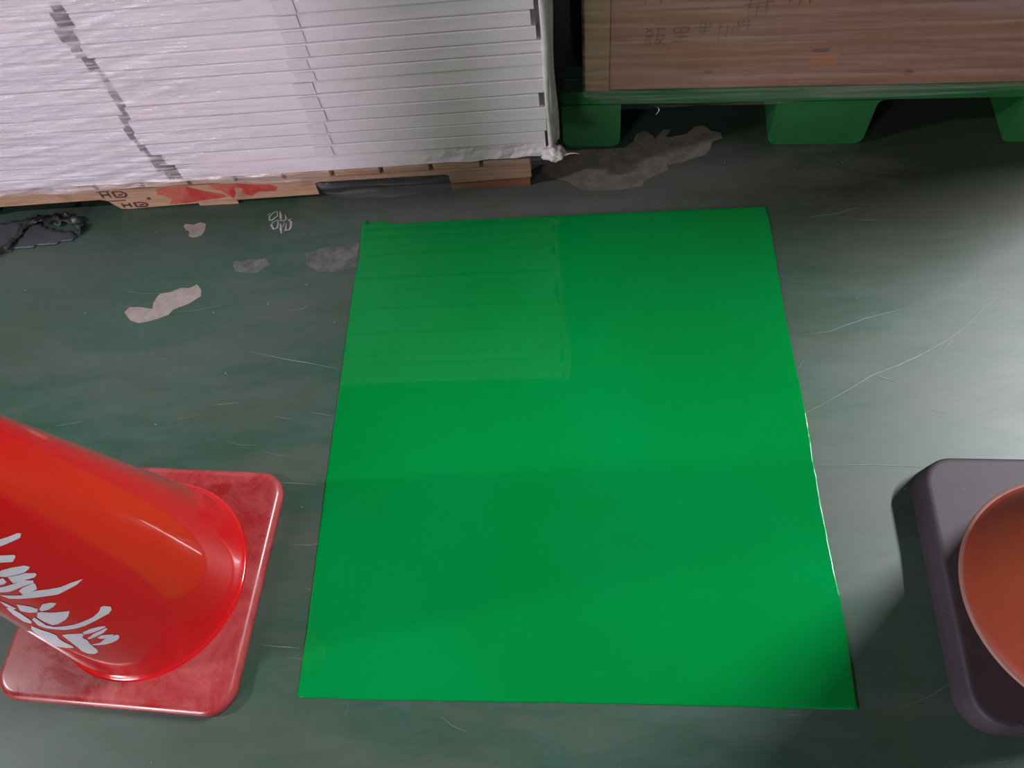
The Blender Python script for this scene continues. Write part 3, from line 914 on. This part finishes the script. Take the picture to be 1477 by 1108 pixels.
lowb = [(0.02, 0.172), (0.06, 0.158), (0.112, 0.132), (0.18, 0.131), (0.30, 0.139), (0.45, 0.138), (0.60, 0.152), (0.75, 0.153), (0.90, 0.160), (1.02, 0.168), (1.44, 0.168)]
bm = bmesh.new()
path = [(X0 - 0.010, 0.95 - 0.95 * k / 10, 1) for k in range(11)]
path += [(X0 - 0.008, -0.008, 1)]
path += [(X0 - 0.004 + (X1 - X0 + 0.008) * k / 170, -0.010, 0) for k in range(171)]
rows = []
for (x, y, s) in path:
    zl = interp(lowb, x) if s == 0 else 0.172
    row = []
    for j in range(71):
        t = j / 70
        z = zl + (1.18 - zl) * t ** 1.1
        u = z + 0.10 * (x - 0.4) * (1 if x < .75 else -0.5)
        w = noise.noise(Vector((x * 1.8, u * 50, 14.0))) + 0.5 * noise.noise(Vector((x * 3.2, u * 110, 3.0)))
        d = 0.0016 * w
        if s == 0:
            row.append(bm.verts.new((x, min(y + d, -0.0045), z - 0.1755)))
        else:
            row.append(bm.verts.new((x - abs(d), y, z - 0.1755)))
    rows.append(row)
for a, b in zip(rows, rows[1:]):
    for j in range(70):
        bm.faces.new((a[j], b[j], b[j + 1], a[j + 1]))
f2 = link('stretch_film', bm, M['film_b'], smooth=True)
f2.location = bx.location
f2.rotation_euler = (0, 0, GY)
tag(f2, 'thin clear stretch film wrapped round the brown cardboard box', 'film')
bm = bmesh.new()
prev = None
for i in range(8):
    t = i / 7
    c = Vector((0.205 + 0.004 * math.sin(4 * t), -0.011, -0.040 - 0.022 * t))
    rr = 0.0011 * (1 - .5 * t)
    ring = [bm.verts.new((c.x + rr * math.cos(k * math.pi / 3), c.y + rr * math.sin(k * math.pi / 3), c.z)) for k in range(6)]
    if prev:
        for k in range(6):
            bm.faces.new((prev[k], prev[(k + 1) % 6], ring[(k + 1) % 6], ring[k]))
    prev = ring
link('loose_thread', bm, M['knot'], f2, smooth=True)

# ------------------------------------------------------------------ red cone, left
CB = (-0.872, 0.356)
rc_ = empty('traffic_cone', (CB[0], CB[1], 0), math.radians(-4.0))
tag(rc_, 'glossy red plastic traffic cone with white brush lettering, left of the green rectangle', 'traffic cone')


def base_bm(levels, corner, hole=None, seg=10):
    """Square base with rounded corners lofted through (half size, height) levels."""
    bm = bmesh.new()
    rings = []
    for (h, z) in levels:
        rr = max(0.004, corner - (levels[0][0] - h))
        rings.append([bm.verts.new((p[0], p[1], z)) for p in rounded_rect(h, h, rr, seg)])
    for a, b in zip(rings, rings[1:]):
        n = len(a)
        for i in range(n):
            bm.faces.new((a[i], a[(i + 1) % n], b[(i + 1) % n], b[i]))
    bm.faces.new(list(reversed(rings[0])))
    bm.faces.new(rings[-1])
    bmesh.ops.recalc_face_normals(bm, faces=list(bm.faces))
    return bm


hb = 0.236
lev = [(hb - .004, 0.0), (hb, 0.003), (hb, 0.017), (hb - 0.0015, 0.0215), (hb - 0.005, 0.0255), (hb - 0.010, 0.0278), (hb - 0.016, 0.0285)]
o = link('base', base_bm(lev, 0.048), M['redbase'], rc_, smooth=True)
o['label'] = 'dusty square red base with rounded corners'
R0, K = 0.1935, 0.157
ax, ay = 0.012, 0.004      # cone axis a little off the base centre, as in the photo
prof = [(0.1955, 0.0286), (0.1925, 0.0294), (0.1900, 0.0318), (0.1882, 0.0360), (0.1866, 0.0440), (R0 - K * 0.06, 0.060)]
for i in range(1, 21):
    z = 0.06 + (0.90 - 0.06) * i / 20
    prof.append((R0 - K * z, z))
prof += [(R0 - K * 0.90 - 0.004, 0.904), (R0 - K * 0.90 - 0.010, 0.900)]
for i in range(20, -1, -1):
    z = 0.03 + (0.89 - 0.03) * i / 20
    prof.append((R0 - K * z - 0.006, z))
b = lathe_bm(prof, 128)
shift(b, ax, ay)
body = link('body', b, M['red'], rc_, smooth=True)
b = lathe_bm([(0.0525, 0.885), (0.0560, 0.888), (0.0570, 0.900), (0.0560, 0.912), (0.0520, 0.914), (0.0470, 0.912), (0.0455, 0.900)], 64)
shift(b, ax, ay)
link('top_collar', b, M['red'], rc_, smooth=True)

rot = math.radians(-4.0)
groups = [DATA['strokes'][0:8], DATA['strokes'][8:14], DATA['strokes'][14:20]]
for g in groups:
    bm = bmesh.new()
    for st in g:
        t2 = bmesh.new()
        vs = [t2.verts.new((p[0] * 0.15, p[1], 0)) for p in st]
        f = t2.faces.new(vs)
        bmesh.ops.triangulate(t2, faces=[f])
        for it in range(4):
            es = [e for e in t2.edges if e.calc_length() > 0.012]
            if not es:
                break
            bmesh.ops.subdivide_edges(t2, edges=es, cuts=1)
            bmesh.ops.triangulate(t2, faces=list(t2.faces))
        for v in t2.verts:
            th = v.co.x / 0.15
            z = v.co.y
            r = R0 - K * z + 0.0007
            wx, wy = r * math.cos(th), r * math.sin(th)
            v.co = Vector((wx * math.cos(-rot) - wy * math.sin(-rot) + ax, wx * math.sin(-rot) + wy * math.cos(-rot) + ay, z))
        me = bpy.data.meshes.new('tmp')
        t2.to_mesh(me)
        t2.free()
        bm.from_mesh(me)
        bpy.data.meshes.remove(me)
    for f in bm.faces:
        c = f.calc_center_median() - Vector((ax, ay, 0))
        f.normal_update()
        if f.normal.x * c.x + f.normal.y * c.y < 0:
            f.normal_flip()
    link('brush_character', bm, M['white_ink'], body)

# ------------------------------------------------------------------ orange cone, right
oc = empty('traffic_cone', (0.853, 0.320, 0), math.radians(-2.5))
tag(oc, 'dull orange traffic cone in a thick black rubber base at the right edge', 'traffic cone')
lev = [(0.237, 0.0), (0.239, 0.003), (0.2365, 0.030), (0.2335, 0.054), (0.2315, 0.0585), (0.228, 0.0608), (0.222, 0.061)]
o = link('base', base_bm(lev, 0.060), M['rubber'], oc, smooth=True)
o['label'] = 'thick black rubber base with rounded corners'
dx, dy = -0.004, -0.018
b = lathe_bm([(0.2085, 0.0608), (0.2085, 0.0618), (0.2070, 0.0640), (0.203, 0.0670), (0.199, 0.0668)], 128)
shift(b, dx, dy)
link('lip', b, M['lip'], oc, smooth=True)['label'] = 'rim where the cone meets its base, caught light in its pale colour'
prof = [(0.203, 0.0665), (0.1985, 0.074), (0.196, 0.085)]
for i in range(1, 21):
    z = 0.085 + (1.0 - 0.085) * i / 20
    prof.append((0.196 - 0.165 * (z - 0.085), z))
for i in range(20, -1, -1):
    z = 0.07 + 0.925 * i / 20
    prof.append((0.196 - 0.165 * (z - 0.085) - 0.006, z))
b = lathe_bm(prof, 128)
shift(b, dx, dy)
link('body', b, M['orange'], oc, smooth=True)
b = lathe_bm([(0.0450, 0.985), (0.052, 0.988), (0.0530, 1.0), (0.0520, 1.012), (0.047, 1.014), (0.041, 1.010), (0.040, 0.998)], 64)
shift(b, dx, dy)
link('top_collar', b, M['orange'], oc, smooth=True)

# ------------------------------------------------------------------ plastic scraps at the left
def sheet_bm(outline, h, sc, seed, step=0.006):
    xs = [p[0] for p in outline]
    ys = [p[1] for p in outline]

    def inside(x, y):
        c = False
        n = len(outline)
        for i in range(n):
            (x1, y1), (x2, y2) = outline[i], outline[(i + 1) % n]
            if (y1 > y) != (y2 > y) and x < (x2 - x1) * (y - y1) / (y2 - y1) + x1:
                c = not c
        return c
    bm = bmesh.new()
    grid = {}
    nx = int((max(xs) - min(xs)) / step) + 2
    ny = int((max(ys) - min(ys)) / step) + 2
    x0, y0 = min(xs), min(ys)

    def vert(i, j):
        if (i, j) not in grid:
            x, y = x0 + i * step, y0 + j * step
            v = Vector((x * sc, y * sc, seed))
            z = abs(noise.noise(v)) * 1.2 + 0.6 * abs(noise.noise(v * 2.7)) + 0.25 * abs(noise.noise(v * 6))
            q = noise.noise_vector(v * 1.5) * step * 0.8
            grid[(i, j)] = bm.verts.new((x + q.x, y + q.y, 0.0012 + h * z))
        return grid[(i, j)]
    for i in range(nx):
        for j in range(ny):
            if inside(x0 + (i + .5) * step, y0 + (j + .5) * step):
                bm.faces.new((vert(i, j), vert(i + 1, j), vert(i + 1, j + 1), vert(i, j + 1)))
    bmesh.ops.recalc_face_normals(bm, faces=list(bm.faces))
    if sum(f.normal.z for f in bm.faces) < 0:
        bmesh.ops.reverse_faces(bm, faces=list(bm.faces))
    ext = bmesh.ops.extrude_face_region(bm, geom=list(bm.faces))
    for g in ext['geom']:
        if isinstance(g, bmesh.types.BMVert):
            g.co.z += 0.0006
    bmesh.ops.recalc_face_normals(bm, faces=list(bm.faces))
    return bm


black = [[-1.62, 1.21], [-1.504, 1.226], [-1.493, 1.248], [-1.475, 1.266], [-1.476, 1.303], [-1.468, 1.320], [-1.433, 1.334], [-1.392, 1.338], [-1.345, 1.336], [-1.324, 1.325],
         [-1.282, 1.295], [-1.297, 1.262], [-1.312, 1.285], [-1.343, 1.305], [-1.364, 1.300], [-1.425, 1.312], [-1.445, 1.305], [-1.458, 1.283], [-1.466, 1.247], [-1.479, 1.222], [-1.502, 1.212], [-1.613, 1.185]]
o = link('black_plastic_scrap', sheet_bm(black, 0.016, 30, 2.0, 0.005), M['blackfilm'], smooth=True)
tag(o, 'torn strip of crumpled black plastic on the floor below the wooden pallet at the left', 'plastic scrap')
grey = [[-1.679, 1.30], [-1.542, 1.315], [-1.486, 1.325], [-1.448, 1.318], [-1.38, 1.290], [-1.325, 1.275], [-1.30, 1.252], [-1.358, 1.240], [-1.432, 1.231], [-1.478, 1.224], [-1.64, 1.205]]
o = link('grey_film_scrap', sheet_bm(grey, 0.002, 12, 5.0, 0.008), M['greyfilm'], smooth=True)
tag(o, 'flat bluish grey scrap of film under the torn black plastic at the left', 'film scrap')
